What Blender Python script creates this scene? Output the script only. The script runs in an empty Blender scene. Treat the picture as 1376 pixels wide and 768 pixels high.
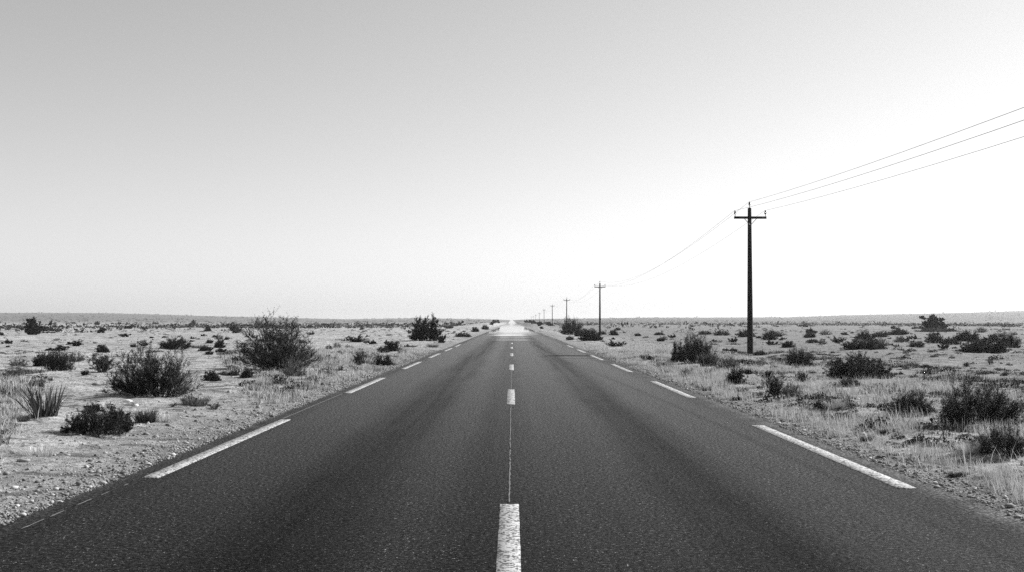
import bpy, math, random
import numpy as np
from mathutils import Vector

rng = np.random.default_rng(11)
random.seed(5)
S = bpy.context.scene
COL = S.collection
FPX, CX, CY, HZ = 1338.0, 688.0, 384.0, 432.0     # focal length in px, picture centre, eye level
TILT = math.atan((HZ - CY) / FPX)
EYE = 1.4
SUN_AZ, SUN_EL = math.radians(58), math.radians(33)   # clockwise from the road's direction (+Y)

# ------------------------------------------------------------------ numpy noise
def vnoise(x, y, seed=0):
    xi, yi = np.floor(x).astype(np.int64), np.floor(y).astype(np.int64)
    xf, yf = x - xi, y - yi
    u, v = xf*xf*(3-2*xf), yf*yf*(3-2*yf)
    def h(a, b):
        n = (a*374761393 + b*668265263 + seed*974711) & 0x7fffffff
        n = ((n ^ (n >> 13)) * 1274126177) & 0x7fffffff
        n = n ^ (n >> 16)
        return (n & 0xffff) / 32767.5 - 1.0
    return (h(xi, yi)*(1-u) + h(xi+1, yi)*u)*(1-v) + (h(xi, yi+1)*(1-u) + h(xi+1, yi+1)*u)*v

def fbm(x, y, seed=0, octs=4):
    t, a, f = 0, .5, 1.0
    for k in range(octs):
        t = t + a*vnoise(x*f + 13.7*k, y*f + 5.1*k, seed + k); a *= .5; f *= 2.03
    return t

def sstep(x, a, b):
    t = np.clip((x - a)/(b - a), 0, 1)
    return t*t*(3 - 2*t)

# ------------------------------------------------------------------ terrain
ROAD_X = -0.02
LEFT_EDGE, RIGHT_EDGE = -3.56, 3.60
EP = np.array([-900, -200, 14, 140, 220, 300, 470, 560, 640, 687, 735, 850, 1060, 1150, 1250, 1364, 1600, 2400], float)
EV = np.array([15, 13, 11.5, 11.5, 9.5, 7.2, 3.6, 5.0, 4.0, 2.6, 4.2, 5.6, 6.2, 9, 11, 14, 17, 18], float)

def hill(x, y):
    yy = np.maximum(y, 60.0)
    e = np.interp(CX + FPX*x/yy, EP, EV)
    full = EYE + e/FPX*2300.0
    return full*sstep(y, 700, 2300)*(1 + .05*fbm(x*.006, y*.006, 91, 3))

def terrain(x, y):
    x = np.asarray(x, float); y = np.asarray(y, float)
    d = np.maximum(x - RIGHT_EDGE, LEFT_EDGE - x)
    z = -0.07 + .05*sstep(d, -.1, .25) + .06*sstep(d, .2, 1.8)
    z = z + .10*fbm(x*.42, y*.42, 3, 4)*sstep(d, .3, 2.2)
    z = z + .34*fbm(x*.06, y*.06, 8, 3)*sstep(d, 1.5, 9)
    z = z + .30*fbm(x*.02, y*.02, 18, 2)*sstep(d, 6, 30)
    bank = sstep(d, .6, 3.5)*(1 - sstep(d, 6, 16))
    z = z + 1.05*bank*sstep(y, 130, 420)*(1 - sstep(y, 800, 1500))
    return z + hill(x, y)

def terrain1(x, y): return float(terrain(np.array([x]), np.array([y]))[0])

def ground_at(px, py):
    """point of the ground seen at a pixel of the photograph"""
    u, v = (px - CX)/FPX, (CY - py)/FPX
    ct, st = math.cos(TILT), math.sin(TILT)
    dx, dy, dz = u, ct - v*st, st + v*ct
    t = EYE/max(-dz, 1e-4)
    t = min(t, 1500/dy)
    for k in range(30):
        h = terrain1(dx*t, dy*t)
        t2 = (EYE - h)/max(-dz, 1e-4)
        t = .5*t + .5*min(t2, 1500/dy)
    return dx*t, dy*t, terrain1(dx*t, dy*t)

# ------------------------------------------------------------------ mesh helpers
def new_mesh(name, V, faces_list, smooth=False):
    """faces_list: list of int arrays (n,k)"""
    me = bpy.data.meshes.new(name)
    V = np.asarray(V, np.float32)
    me.vertices.add(len(V)); me.vertices.foreach_set('co', V.ravel())
    tot, loops, starts = 0, [], []
    for F in faces_list:
        F = np.asarray(F, np.int32)
        if len(F) == 0: continue
        k = F.shape[1]
        loops.append(F.ravel()); starts.append(tot + np.arange(len(F), dtype=np.int32)*k)
        tot += F.size
    me.loops.add(tot); me.loops.foreach_set('vertex_index', np.concatenate(loops))
    st = np.concatenate(starts)
    me.polygons.add(len(st)); me.polygons.foreach_set('loop_start', st)
    me.update(calc_edges=True)
    if smooth: me.polygons.foreach_set('use_smooth', np.ones(len(st), bool))
    me.validate()
    return me

def link(name, me, mat=None, parent=None, loc=None):
    o = bpy.data.objects.new(name, me)
    COL.objects.link(o)
    if mat is not None and me is not None and not me.materials: me.materials.append(mat)
    if parent is not None: o.parent = parent
    if loc is not None: o.location = loc
    return o

def tag(o, label=None, cat=None, group=None, kind=None):
    if label: o['label'] = label
    if cat: o['category'] = cat
    if group: o['group'] = group
    if kind: o['kind'] = kind
    return o

def tubes(P, R, sides=3):
    """P (n,k,3) paths, R (n,k) radii -> verts, quads"""
    n, k, _ = P.shape
    T = np.gradient(P, axis=1)
    T /= np.linalg.norm(T, axis=2, keepdims=True) + 1e-9
    ref = np.where(np.abs(T[..., 2:3]) > .9, np.array([1., 0, 0]), np.array([0, 0, 1.]))
    A = np.cross(T, ref); A /= np.linalg.norm(A, axis=2, keepdims=True) + 1e-9
    B = np.cross(T, A)
    V = np.empty((n, k, sides, 3))
    for s in range(sides):
        a = 2*math.pi*s/sides
        V[:, :, s] = P + R[..., None]*(math.cos(a)*A + math.sin(a)*B)
    idx = np.arange(n*k*sides).reshape(n, k, sides)
    nx = np.roll(idx, -1, axis=2)
    F = np.stack([idx[:, :-1], nx[:, :-1], nx[:, 1:], idx[:, 1:]], -1).reshape(-1, 4)
    return V.reshape(-1, 3), F

def leaves(Pt, D, L, W, jitter=.6):
    """diamond leaves at points Pt pointing along D (unit-ish)"""
    n = len(Pt)
    D = D/(np.linalg.norm(D, axis=1, keepdims=True) + 1e-9) + rng.normal(0, jitter, (n, 3))
    D /= np.linalg.norm(D, axis=1, keepdims=True) + 1e-9
    N = np.cross(D, rng.normal(0, 1, (n, 3))); N /= np.linalg.norm(N, axis=1, keepdims=True) + 1e-9
    l = (L*rng.uniform(.6, 1.3, n))[:, None]; w = (W*rng.uniform(.6, 1.3, n))[:, None]
    up = np.cross(D, N)
    V = np.stack([Pt, Pt + D*l*.5 + N*w*.5 + up*l*.06, Pt + D*l, Pt + D*l*.5 - N*w*.5 + up*l*.06], 1).reshape(-1, 3)
    F = np.arange(n*4).reshape(n, 4)
    return V, F

def blades(base, az, lean, H, W, bend=.5):
    """grass blades: base (n,3); lean = horizontal reach / height; three cross sections, the last a point"""
    n = len(base)
    d = np.stack([np.cos(az), np.sin(az), np.zeros(n)], 1)
    s = np.stack([-np.sin(az + .6), np.cos(az + .6), np.zeros(n)], 1)
    H = H[:, None]; lean = lean[:, None]; W = W[:, None]
    up = np.array([0, 0, 1.])
    m = base + up*H*.55 + d*H*lean*(.55 - bend*.25)
    t = base + up*H*(1 - .12*np.clip(lean, 0, 2)) + d*H*lean
    V = np.stack([base - s*W*.5, base + s*W*.5, m + s*W*.42, m - s*W*.42, t], 1).reshape(-1, 3)
    i = np.arange(n)[:, None]*5
    return V, i + np.array([[0, 1, 2, 3]]), i + np.array([[3, 2, 4]])

ICO_V = None
def ico():
    g = (1 + 5**.5)/2
    v = np.array([(-1, g, 0), (1, g, 0), (-1, -g, 0), (1, -g, 0), (0, -1, g), (0, 1, g), (0, -1, -g), (0, 1, -g), (g, 0, -1), (g, 0, 1), (-g, 0, -1), (-g, 0, 1)], float)
    v /= np.linalg.norm(v[0])
    f = np.array([(0, 11, 5), (0, 5, 1), (0, 1, 7), (0, 7, 10), (0, 10, 11), (1, 5, 9), (5, 11, 4), (11, 10, 2), (10, 7, 6), (7, 1, 8), (3, 9, 4), (3, 4, 2), (3, 2, 6), (3, 6, 8), (3, 8, 9), (4, 9, 5), (2, 4, 11), (6, 2, 10), (8, 6, 7), (9, 8, 1)])
    return v, f

def stones(P, R, flat=.6):
    v, f = ico(); n = len(P)
    V = v[None]*(1 + rng.uniform(-.32, .32, (n, 12, 1)))
    V = V*rng.uniform(.65, 1.35, (n, 1, 3))*np.array([1, 1, flat])
    a = rng.uniform(0, 6.28, n); c, s = np.cos(a)[:, None], np.sin(a)[:, None]
    V = np.stack([V[..., 0]*c - V[..., 1]*s, V[..., 0]*s + V[..., 1]*c, V[..., 2]], -1)
    V = V*R[:, None, None] + P[:, None]
    F = (np.arange(n)[:, None, None]*12 + f[None]).reshape(-1, 3)
    return V.reshape(-1, 3), F

# ------------------------------------------------------------------ materials
def mat_new(name):
    m = bpy.data.materials.new(name); m.use_nodes = True
    nt = m.node_tree
    b = nt.nodes['Principled BSDF']
    return m, nt, b
def N(nt, t, **kw):
    n = nt.nodes.new(t)
    for k, v in kw.items(): setattr(n, k, v)
    return n
def grey(v): return (v, v, v, 1)
def ramp(nt, fac, stops):
    r = N(nt, 'ShaderNodeValToRGB')
    el = r.color_ramp.elements
    while len(el) < len(stops): el.new(.5)
    for e, (p, v) in zip(el, stops): e.position = p; e.color = grey(v)
    nt.links.new(fac, r.inputs[0]); return r.outputs[0]
def noise(nt, vec, scale, detail=4, rough=.55):
    n = N(nt, 'ShaderNodeTexNoise'); n.inputs['Scale'].default_value = scale
    n.inputs['Detail'].default_value = detail; n.inputs['Roughness'].default_value = rough
    nt.links.new(vec, n.inputs['Vector']); return n.outputs['Fac']
def math_(nt, op, a, b=None, clamp=False):
    n = N(nt, 'ShaderNodeMath', operation=op, use_clamp=clamp)
    for i, v in enumerate((a, b)):
        if v is None: continue
        if isinstance(v, (int, float)): n.inputs[i].default_value = v
        else: nt.links.new(v, n.inputs[i])
    return n.outputs[0]
def mixc(nt, fac, a, b, blend='MIX'):
    n = N(nt, 'ShaderNodeMix', data_type='RGBA', blend_type=blend)
    for sock, v in ((n.inputs['Factor'], fac), (n.inputs['A'], a), (n.inputs['B'], b)):
        if isinstance(v, (int, float)):
            sock.default_value = v if sock.name == 'Factor' else grey(v)
        else: nt.links.new(v, sock)
    # colour sockets sit at 6 / 7 for RGBA
    for i, v in ((6, a), (7, b)):
        if isinstance(v, (int, float)): n.inputs[i].default_value = grey(v)
        else: nt.links.new(v, n.inputs[i])
    if isinstance(fac, (int, float)): n.inputs[0].default_value = fac
    else: nt.links.new(fac, n.inputs[0])
    return n.outputs[2]
def smooth(nt, val, a, b):
    n = N(nt, 'ShaderNodeMapRange', interpolation_type='SMOOTHSTEP', clamp=True)
    nt.links.new(val, n.inputs[0]); n.inputs[1].default_value = a; n.inputs[2].default_value = b
    return n.outputs[0]
def bump(nt, h, strength, dist):
    n = N(nt, 'ShaderNodeBump'); n.inputs['Strength'].default_value = strength; n.inputs['Distance'].default_value = dist
    nt.links.new(h, n.inputs['Height']); return n.outputs[0]

def plant_mat(name, lo, hi, rough=.7, spec=.25, transl=0.0):
    m, nt, b = mat_new(name)
    g = N(nt, 'ShaderNodeNewGeometry')
    c = ramp(nt, g.outputs['Random Per Island'], [(0, lo), (1, hi)])
    oi = N(nt, 'ShaderNodeObjectInfo')
    k = math_(nt, 'MULTIPLY_ADD', oi.outputs['Random'], .5); nt.nodes[-1].inputs[2].default_value = .75
    c = mixc(nt, 1.0, c, k, 'MULTIPLY')
    nt.links.new(c, b.inputs['Base Color'])
    b.inputs['Roughness'].default_value = rough
    b.inputs['Specular IOR Level'].default_value = spec
    if transl:
        tr = N(nt, 'ShaderNodeBsdfTranslucent'); nt.links.new(c, tr.inputs['Color'])
        mx = N(nt, 'ShaderNodeMixShader'); mx.inputs[0].default_value = transl
        nt.links.new(b.outputs[0], mx.inputs[1]); nt.links.new(tr.outputs[0], mx.inputs[2])
        nt.links.new(mx.outputs[0], nt.nodes['Material Output'].inputs[0])
    return m

M = {}
M['leaf'] = plant_mat('shrub_leaf', .006, .048)
M['twig'] = plant_mat('shrub_twig', .03, .10)
M['pale_twig'] = plant_mat('dry_twig', .12, .30)
M['grey_leaf'] = plant_mat('grey_leaf', .05, .15)
M['straw'] = plant_mat('straw', .28, .68, transl=.25)
M['dull_straw'] = plant_mat('dull_straw', .08, .26, transl=.15)
M['withered'] = plant_mat('withered_blade', .015, .12)
M['blade'] = plant_mat('dark_blade', .025, .10)
M['pole'], nt, b = mat_new('weathered_pole_wood')
tc = N(nt, 'ShaderNodeTexCoord')
mp = N(nt, 'ShaderNodeMapping'); mp.inputs['Scale'].default_value = (18, 18, .8); nt.links.new(tc.outputs['Object'], mp.inputs[0])
f = noise(nt, mp.outputs[0], 3, 6)
nt.links.new(ramp(nt, f, [(.3, .008), (.7, .022)]), b.inputs['Base Color']); b.inputs['Roughness'].default_value = .85
b.inputs['Specular IOR Level'].default_value = .2
nt.links.new(bump(nt, f, .5, .01), b.inputs['Normal'])
M['insulator'], nt, b = mat_new('glazed_insulator'); b.inputs['Base Color'].default_value = grey(.03); b.inputs['Roughness'].default_value = .22
M['steel'], nt, b = mat_new('dull_steel'); b.inputs['Base Color'].default_value = grey(.06); b.inputs['Metallic'].default_value = .6; b.inputs['Roughness'].default_value = .55
M['wire'], nt, b = mat_new('weathered_wire'); b.inputs['Base Color'].default_value = grey(.10); b.inputs['Roughness'].default_value = .6; b.inputs['Metallic'].default_value = .3

def stone_mat(name, lo, hi):
    m, nt, b = mat_new(name)
    g = N(nt, 'ShaderNodeNewGeometry'); tc = N(nt, 'ShaderNodeTexCoord')
    c = ramp(nt, g.outputs['Random Per Island'], [(0, lo), (.75, (lo + hi)/2), (1, hi)])
    f = noise(nt, tc.outputs['Object'], 60, 3)
    c = mixc(nt, 1.0, c, ramp(nt, f, [(.25, .65), (.75, 1.15)]), 'MULTIPLY')
    nt.links.new(c, b.inputs['Base Color']); b.inputs['Roughness'].default_value = .85
    return m
M['gravel'] = stone_mat('gravel_stone', .07, .46)
M['field_stone'] = stone_mat('field_stone', .14, .48)
M['pale_rock'] = stone_mat('pale_rock', .6, .75)

# soil
M['soil'], nt, b = mat_new('dry_soil')
tc = N(nt, 'ShaderNodeTexCoord'); P = tc.outputs['Object']
n1 = noise(nt, P, .09, 5, .6); n2 = noise(nt, P, 1.3, 6, .65); n3 = noise(nt, P, 14, 5, .7); n4 = noise(nt, P, 70, 3, .7)
vo = N(nt, 'ShaderNodeTexVoronoi'); vo.inputs['Scale'].default_value = 26; nt.links.new(P, vo.inputs['Vector'])
vsz = smooth(nt, vo.outputs['Distance'], .16, .30)
sc = N(nt, 'ShaderNodeSeparateColor'); nt.links.new(vo.outputs['Color'], sc.inputs[0])
c = ramp(nt, n2, [(.28, .20), (.5, .37), (.72, .53)])
c = mixc(nt, 1.0, c, ramp(nt, n1, [(.3, .74), (.7, 1.12)]), 'MULTIPLY')
c = mixc(nt, 1.0, c, ramp(nt, n3, [(.28, .32), (.5, .95), (.72, 1.30)]), 'MULTIPLY')
c = mixc(nt, 1.0, c, ramp(nt, n4, [(.25, .7), (.75, 1.25)]), 'MULTIPLY')
peb = ramp(nt, sc.outputs[0], [(0, .12), (.6, .4), (1, .7)])
pk = math_(nt, 'MULTIPLY', math_(nt, 'SUBTRACT', 1.0, vsz), math_(nt, 'GREATER_THAN', sc.outputs[1], .72))
c = mixc(nt, pk, c, peb)
# dark crust and litter flecks on the plain
mp = N(nt, 'ShaderNodeMapping'); mp.inputs['Scale'].default_value = (.75, 1.1, 1); nt.links.new(P, mp.inputs[0])
fl = noise(nt, mp.outputs[0], 1.7, 7, .72)
fl2 = noise(nt, mp.outputs[0], 9.0, 5, .7)
flk = math_(nt, 'MAXIMUM', smooth(nt, fl, .54, .59), smooth(nt, fl2, .575, .625))
c = mixc(nt, math_(nt, 'MULTIPLY', flk, .80), c, .05)
sy = N(nt, 'ShaderNodeSeparateXYZ'); nt.links.new(P, sy.inputs[0])
sh_ = math_(nt, 'SUBTRACT', 1.0, smooth(nt, math_(nt, 'ADD', math_(nt, 'ABSOLUTE', sy.outputs[0]), math_(nt, 'MULTIPLY', math_(nt, 'SUBTRACT', n2, .5), 3)), 3.9, 5.7))
c = mixc(nt, math_(nt, 'MULTIPLY', sh_, .42), c, .11)     # oily dark gravel shoulder
drk = smooth(nt, math_(nt, 'ADD', sy.outputs[0], math_(nt, 'MULTIPLY', n1, 14)), 11, 19)     # browner crusted soil right of the line of poles
c = mixc(nt, math_(nt, 'MULTIPLY', drk, .6), c, .10)
c = mixc(nt, math_(nt, 'MULTIPLY', smooth(nt, math_(nt, 'ADD', sy.outputs[1], math_(nt, 'MULTIPLY', n1, 500)), 800, 1500), .72), c, .06)   # scrubby darker ridge
nt.links.new(c, b.inputs['Base Color']); b.inputs['Roughness'].default_value = .95; b.inputs['Specular IOR Level'].default_value = .1
hgt = math_(nt, 'ADD', math_(nt, 'MULTIPLY', n3, 1.0), math_(nt, 'MULTIPLY', n4, .25))
hgt = math_(nt, 'ADD', hgt, math_(nt, 'MULTIPLY', pk, .3))
nt.links.new(bump(nt, hgt, 1.0, .05), b.inputs['Normal'])

# asphalt
M['asphalt'], nt, b = mat_new('worn_asphalt')
tc = N(nt, 'ShaderNodeTexCoord'); P = tc.outputs['Object']
sx = N(nt, 'ShaderNodeSeparateXYZ'); nt.links.new(P, sx.inputs[0])
X, Y = sx.outputs[0], sx.outputs[1]
vo = N(nt, 'ShaderNodeTexVoronoi'); vo.inputs['Scale'].default_value = 105; nt.links.new(P, vo.inputs['Vector'])
sc = N(nt, 'ShaderNodeSeparateColor'); nt.links.new(vo.outputs['Color'], sc.inputs[0])
agg = ramp(nt, sc.outputs[0], [(0, .002), (.35, .002), (.68, .007), (.93, .028), (1, .12)])
gap = smooth(nt, vo.outputs['Distance'], .30, .62)
c = mixc(nt, gap, agg, .005)
wrm = noise(nt, P, 34, 4, .8)
c = mixc(nt, 1.0, c, ramp(nt, wrm, [(.40, .06), (.50, .45), (.61, 3.4)]), 'MULTIPLY')
grit = ramp(nt, wrm, [(.40, .05), (.50, .60), (.62, 2.3)])
blot = noise(nt, P, 1.1, 5, .6)
c = mixc(nt, 1.0, c, ramp(nt, blot, [(.3, .78), (.7, 1.22)]), 'MULTIPLY')
# long bands down each lane: oil-dark middle, paler wheel paths
wob = noise(nt, P, .16, 2)
xa = math_(nt, 'ADD', X, math_(nt, 'MULTIPLY', math_(nt, 'SUBTRACT', wob, .5), .5))
mp = N(nt, 'ShaderNodeMapping'); mp.inputs['Scale'].default_value = (2.2, .035, 1); nt.links.new(P, mp.inputs[0])
streak = noise(nt, mp.outputs[0], 1.4, 5, .6)
def band(c0, w):
    a = math_(nt, 'ABSOLUTE', math_(nt, 'SUBTRACT', xa, c0))
    return math_(nt, 'SUBTRACT', 1.0, smooth(nt, a, w*.25, w))
dark = math_(nt, 'ADD', math_(nt, 'ADD', band(-1.5, .75), band(1.62, .62)), math_(nt, 'ADD', math_(nt, 'MULTIPLY', band(-.15, .5), .55), math_(nt, 'ADD', math_(nt, 'MULTIPLY', band(-3.55, .55), .8), math_(nt, 'MULTIPLY', band(3.7, .8), 1.0))))
dark = math_(nt, 'MULTIPLY', math_(nt, 'MULTIPLY', dark, ramp(nt, streak, [(.34, .35), (.6, 1.0)])), ramp(nt, blot, [(.3, .7), (.7, 1.0)]), True)
c = mixc(nt, 1.0, c, ramp(nt, dark, [(0, 1.35), (1, .48)]), 'MULTIPLY')
c = mixc(nt, 1.0, c, ramp(nt, streak, [(.32, .62), (.68, 1.4)]), 'MULTIPLY')
# narrow wavering tar bitumen seams
def seam(x0, amp, w, sd):
    mq = N(nt, 'ShaderNodeMapping'); mq.inputs['Scale'].default_value = (0, .12, 0); mq.inputs['Location'].default_value = (sd, 0, 0); nt.links.new(P, mq.inputs[0])
    nn = noise(nt, mq.outputs[0], 1, 3)
    d = math_(nt, 'ABSOLUTE', math_(nt, 'SUBTRACT', X, math_(nt, 'ADD', math_(nt, 'MULTIPLY', math_(nt, 'SUBTRACT', nn, .5), amp), x0)))
    return math_(nt, 'SUBTRACT', 1.0, smooth(nt, d, w*.4, w))
sm = math_(nt, 'MAXIMUM', seam(2.55, .9, .05, 3.1), seam(2.05, 1.1, .06, 8.4))
c = mixc(nt, math_(nt, 'MULTIPLY', sm, .55), c, .012)
nt.links.new(c, b.inputs['Base Color'])
rgh = ramp(nt, sc.outputs[1], [(0, .38), (1, .7)])
nt.links.new(rgh, b.inputs['Roughness']); nt.links.new(ramp(nt, dark, [(0, .03), (1, .01)]), b.inputs['Specular IOR Level'])
mic = noise(nt, P, 240, 2)
hh = math_(nt, 'ADD', math_(nt, 'MULTIPLY', math_(nt, 'SUBTRACT', 1.0, gap), math_(nt, 'ADD', math_(nt, 'MULTIPLY', sc.outputs[2], .7), .5)), math_(nt, 'ADD', math_(nt, 'MULTIPLY', mic, .3), math_(nt, 'MULTIPLY', wrm, 2.5)))
nt.links.new(bump(nt, hh, .9, .009), b.inputs['Normal'])
# polished stone tops mirror the sky at glancing angles (Fresnel), less where the lane is oily
lw = N(nt, 'ShaderNodeLayerWeight'); lw.inputs['Blend'].default_value = .5
ma = math_(nt, 'MULTIPLY_ADD', dark, -.15); ma.node.inputs[2].default_value = .25
fr = math_(nt, 'MULTIPLY', math_(nt, 'MULTIPLY', math_(nt, 'POWER', lw.outputs['Facing'], 12), ma), math_(nt, 'ADD', grit, math_(nt, 'MULTIPLY', agg, 4.0)), True)
g0 = N(nt, 'ShaderNodeBsdfGlossy'); g0.inputs['Roughness'].default_value = .52; g0.inputs['Color'].default_value = grey(.9)
m0 = N(nt, 'ShaderNodeMixShader'); nt.links.new(fr, m0.inputs[0]); nt.links.new(b.outputs[0], m0.inputs[1]); nt.links.new(g0.outputs[0], m0.inputs[2])
# the far stretch shines like water (heat mirage): a mirror-like sheen lying in cross bands that merge with distance
mq = N(nt, 'ShaderNodeMapping'); mq.inputs['Scale'].default_value = (.07, .12, 0); nt.links.new(P, mq.inputs[0])
bn = noise(nt, mq.outputs[0], 1, 2, .5)
Yt = math_(nt, 'SUBTRACT', Y, math_(nt, 'MULTIPLY', math_(nt, 'MAXIMUM', math_(nt, 'SUBTRACT', math_(nt, 'ABSOLUTE', xa), 1.0), 0), 17))
lim = N(nt, 'ShaderNodeMapRange', clamp=True); nt.links.new(Yt, lim.inputs[0])
for i, v in ((1, 62), (2, 150), (3, .80), (4, .14)): lim.inputs[i].default_value = v
bn = math_(nt, 'MULTIPLY_ADD', bn, 2.0); bn.node.inputs[2].default_value = -.5
shine = math_(nt, 'MULTIPLY', smooth(nt, math_(nt, 'SUBTRACT', bn, lim.outputs[0]), -.10, .08), smooth(nt, Yt, 60, 105))
gl = N(nt, 'ShaderNodeBsdfGlossy'); gl.inputs['Roughness'].default_value = .03; gl.inputs['Color'].default_value = grey(.95)
mx = N(nt, 'ShaderNodeMixShader'); nt.links.new(math_(nt, 'MULTIPLY', shine, .95), mx.inputs[0])
nt.links.new(m0.outputs[0], mx.inputs[1]); nt.links.new(gl.outputs[0], mx.inputs[2])
nt.links.new(mx.outputs[0], nt.nodes['Material Output'].inputs[0])

# road paint
def paint_mat(name, v, wear):
    m, nt, b = mat_new(name)
    tc = N(nt, 'ShaderNodeTexCoord'); P = tc.outputs['Object']
    vo = N(nt, 'ShaderNodeTexVoronoi'); vo.inputs['Scale'].default_value = 60; nt.links.new(P, vo.inputs['Vector'])
    sc = N(nt, 'ShaderNodeSeparateColor'); nt.links.new(vo.outputs['Color'], sc.inputs[0])
    n = noise(nt, P, 9, 5, .7); n2 = noise(nt, P, 150, 2)
    c = ramp(nt, n2, [(.3, v*.72), (.7, v)])
    pit = math_(nt, 'GREATER_THAN', math_(nt, 'ADD', math_(nt, 'MULTIPLY', sc.outputs[0], .6), math_(nt, 'MULTIPLY', n, .8)), wear)
    c = mixc(nt, pit, c, .05)
    nt.links.new(c, b.inputs['Base Color']); b.inputs['Roughness'].default_value = .7
    nt.links.new(bump(nt, math_(nt, 'ADD', n2, math_(nt, 'MULTIPLY', pit, -1.0)), .5, .003), b.inputs['Normal'])
    return m
M['paint'] = paint_mat('white_road_paint', .42, .76)
M['worn_paint'] = paint_mat('worn_road_paint', .12, .43)

# ------------------------------------------------------------------ ground sheet
def axis(fine, lo, hi, ratio):
    out = [lo]
    while out[-1] < hi: out.append(out[-1] + max(fine, abs(out[-1])*ratio))
    return np.array(out)
ys = np.concatenate([np.array([-400, -200, -100, -50, -25, -12, -6, -2, 0, 1.5, 2.6]), axis(.07, 3.2, 14, 0), axis(.07, 14.1, 4200, .0115)[0:]])
xr = axis(.08, 3.3, 9, 0); xr2 = axis(.08, xr[-1] + .09, 3600, .017)
xp = np.concatenate([[0.0, 1.8, 3.0], xr, xr2]); xs = np.concatenate([-xp[:0:-1], xp])
XX, YY = np.meshgrid(xs, ys)
ZZ = terrain(XX, YY)
fine = (np.abs(YY) < 60) & (np.abs(XX) < 40)
dd = np.maximum(XX - RIGHT_EDGE, LEFT_EDGE - XX)
def relief(x, y):
    d = np.maximum(x - RIGHT_EDGE, LEFT_EDGE - x)
    q = 1 - np.abs(fbm(x*.9, y*1.5, 44, 3))*2.2
    return (.045*fbm(x*2.1, y*2.1, 41, 3) + .05*np.clip(q - .55, 0, 1))*sstep(d, .05, 1.2)*(1 - sstep(y, 45, 90))
def ground_h(x, y): return terrain(x, y) + relief(np.asarray(x, float), np.asarray(y, float))
ZZ = ground_h(XX, YY)
nr, ncx = XX.shape
idx = np.arange(nr*ncx).reshape(nr, ncx)
F = np.stack([idx[:-1, :-1], idx[:-1, 1:], idx[1:, 1:], idx[1:, :-1]], -1).reshape(-1, 4)
g = link('ground', new_mesh('ground', np.stack([XX, YY, ZZ], -1).reshape(-1, 3), [F], True), M['soil'])
tag(g, 'pale dry sandy plain on both sides of the road', 'ground', kind='structure')

# ------------------------------------------------------------------ road
def road_z(y): return hill(np.full_like(np.asarray(y, float), ROAD_X), np.asarray(y, float)) + .0
ry = np.concatenate([np.linspace(-60, 2, 10), axis(.06, 2.5, 40, 0), axis(.06, 40.1, 1900, .012)])
jl = .045*fbm(ry*2.2, ry*0 + 3, 5, 4) + .05*fbm(ry*.35, ry*0 + 9, 6, 2)
jr = .075*fbm(ry*2.0, ry*0 + 3, 15, 4) + .10*fbm(ry*.30, ry*0 + 9, 16, 2)
el, er = LEFT_EDGE + jl, RIGHT_EDGE + jr + .06
zr = road_z(ry)
crown = .0
cols = [(el - .05, zr - .09), (el - .012, zr - .018), (el + .02, zr)]
for x in np.linspace(-3.2, 3.2, 9): cols.append((np.full_like(ry, x), zr))
cols += [(er - .02, zr), (er + .012, zr - .018), (er + .05, zr - .09)]
V = np.stack([np.stack([cx, ry, cz], 1) for cx, cz in cols], 1)
n, k, _ = V.shape
idx = np.arange(n*k).reshape(n, k)
F = np.stack([idx[:-1, :-1], idx[:-1, 1:], idx[1:, 1:], idx[1:, :-1]], -1).reshape(-1, 4)
road = link('road', new_mesh('road', V.reshape(-1, 3), [F]), M['asphalt'])
tag(road, 'straight two lane asphalt road with worn dashed white lines', 'road', kind='structure')

def strip(name, x0, x1, y0, y1, mat, dx0=0., dz=.005, ragged=.006):
    yy = np.arange(y0, y1 + 1e-6, max(.08, (y1 - y0)/120)); nn = len(yy)
    a = x0 + ragged*fbm(yy*9, yy*0 + x0*7, 3, 2); c_ = x1 + ragged*fbm(yy*9, yy*0 + x1*7, 4, 2)
    z = road_z(yy)
    cols = [(a, z + .001), (a + .003, z + dz), (c_ - .003, z + dz), (c_, z + .001)]
    V = np.stack([np.stack([q, yy, w], 1) for q, w in cols], 1)
    idx = np.arange(nn*4).reshape(nn, 4)
    F = np.stack([idx[:-1, :-1], idx[:-1, 1:], idx[1:, 1:], idx[1:, :-1]], -1).reshape(-1, 4)
    # close the two ends
    E = np.array([[idx[0, 3], idx[0, 2], idx[0, 1], idx[0, 0]], [idx[-1, 0], idx[-1, 1], idx[-1, 2], idx[-1, 3]]])
    return link(name, new_mesh(name, V.reshape(-1, 3), [F, E]), mat, road)
FH = FPX*EYE
# centre dashes (near, far) as read from the photograph, then repeating
for far in (7.74, 20.8, 32.9, 44.8, 56.3, 67.5):
    strip('centre_dash', ROAD_X - .072, ROAD_X + .072, far - 3.8, far, M['paint'])
strip('guide_line', ROAD_X - .009, ROAD_X + .003, FH/242 + .05, 16.9, M['worn_paint'], ragged=.012)
strip('guide_line', ROAD_X - .010, ROAD_X + .004, 20.9, 29, M['worn_paint'], ragged=.012)
for nl_, nr_ in zip((9.0, 19.7, 29.8, 39.2, 48.2, 57.0), (8.44, 18.5, 28.0, 36.8, 45.8, 55.0)):     # edge dashes, one row on each side
    strip('edge_dash', -3.33, -3.175, nl_, nl_ + 5.4, M['paint'])
    strip('edge_dash', 3.245, 3.41, nr_, nr_ + 5.15, M['paint'])
gy = 5.0
while gy < 8.8:
    ln = random.uniform(.10, .45); strip('guide_line', -3.331 + random.uniform(-.004, .004), -3.323, gy, min(gy + ln, 8.9), M['worn_paint'], ragged=.012); gy += ln + random.uniform(.05, .35)
strip('guide_line', -3.335, -3.322, 14.5, 19.6, M['worn_paint'], ragged=.014)

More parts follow.
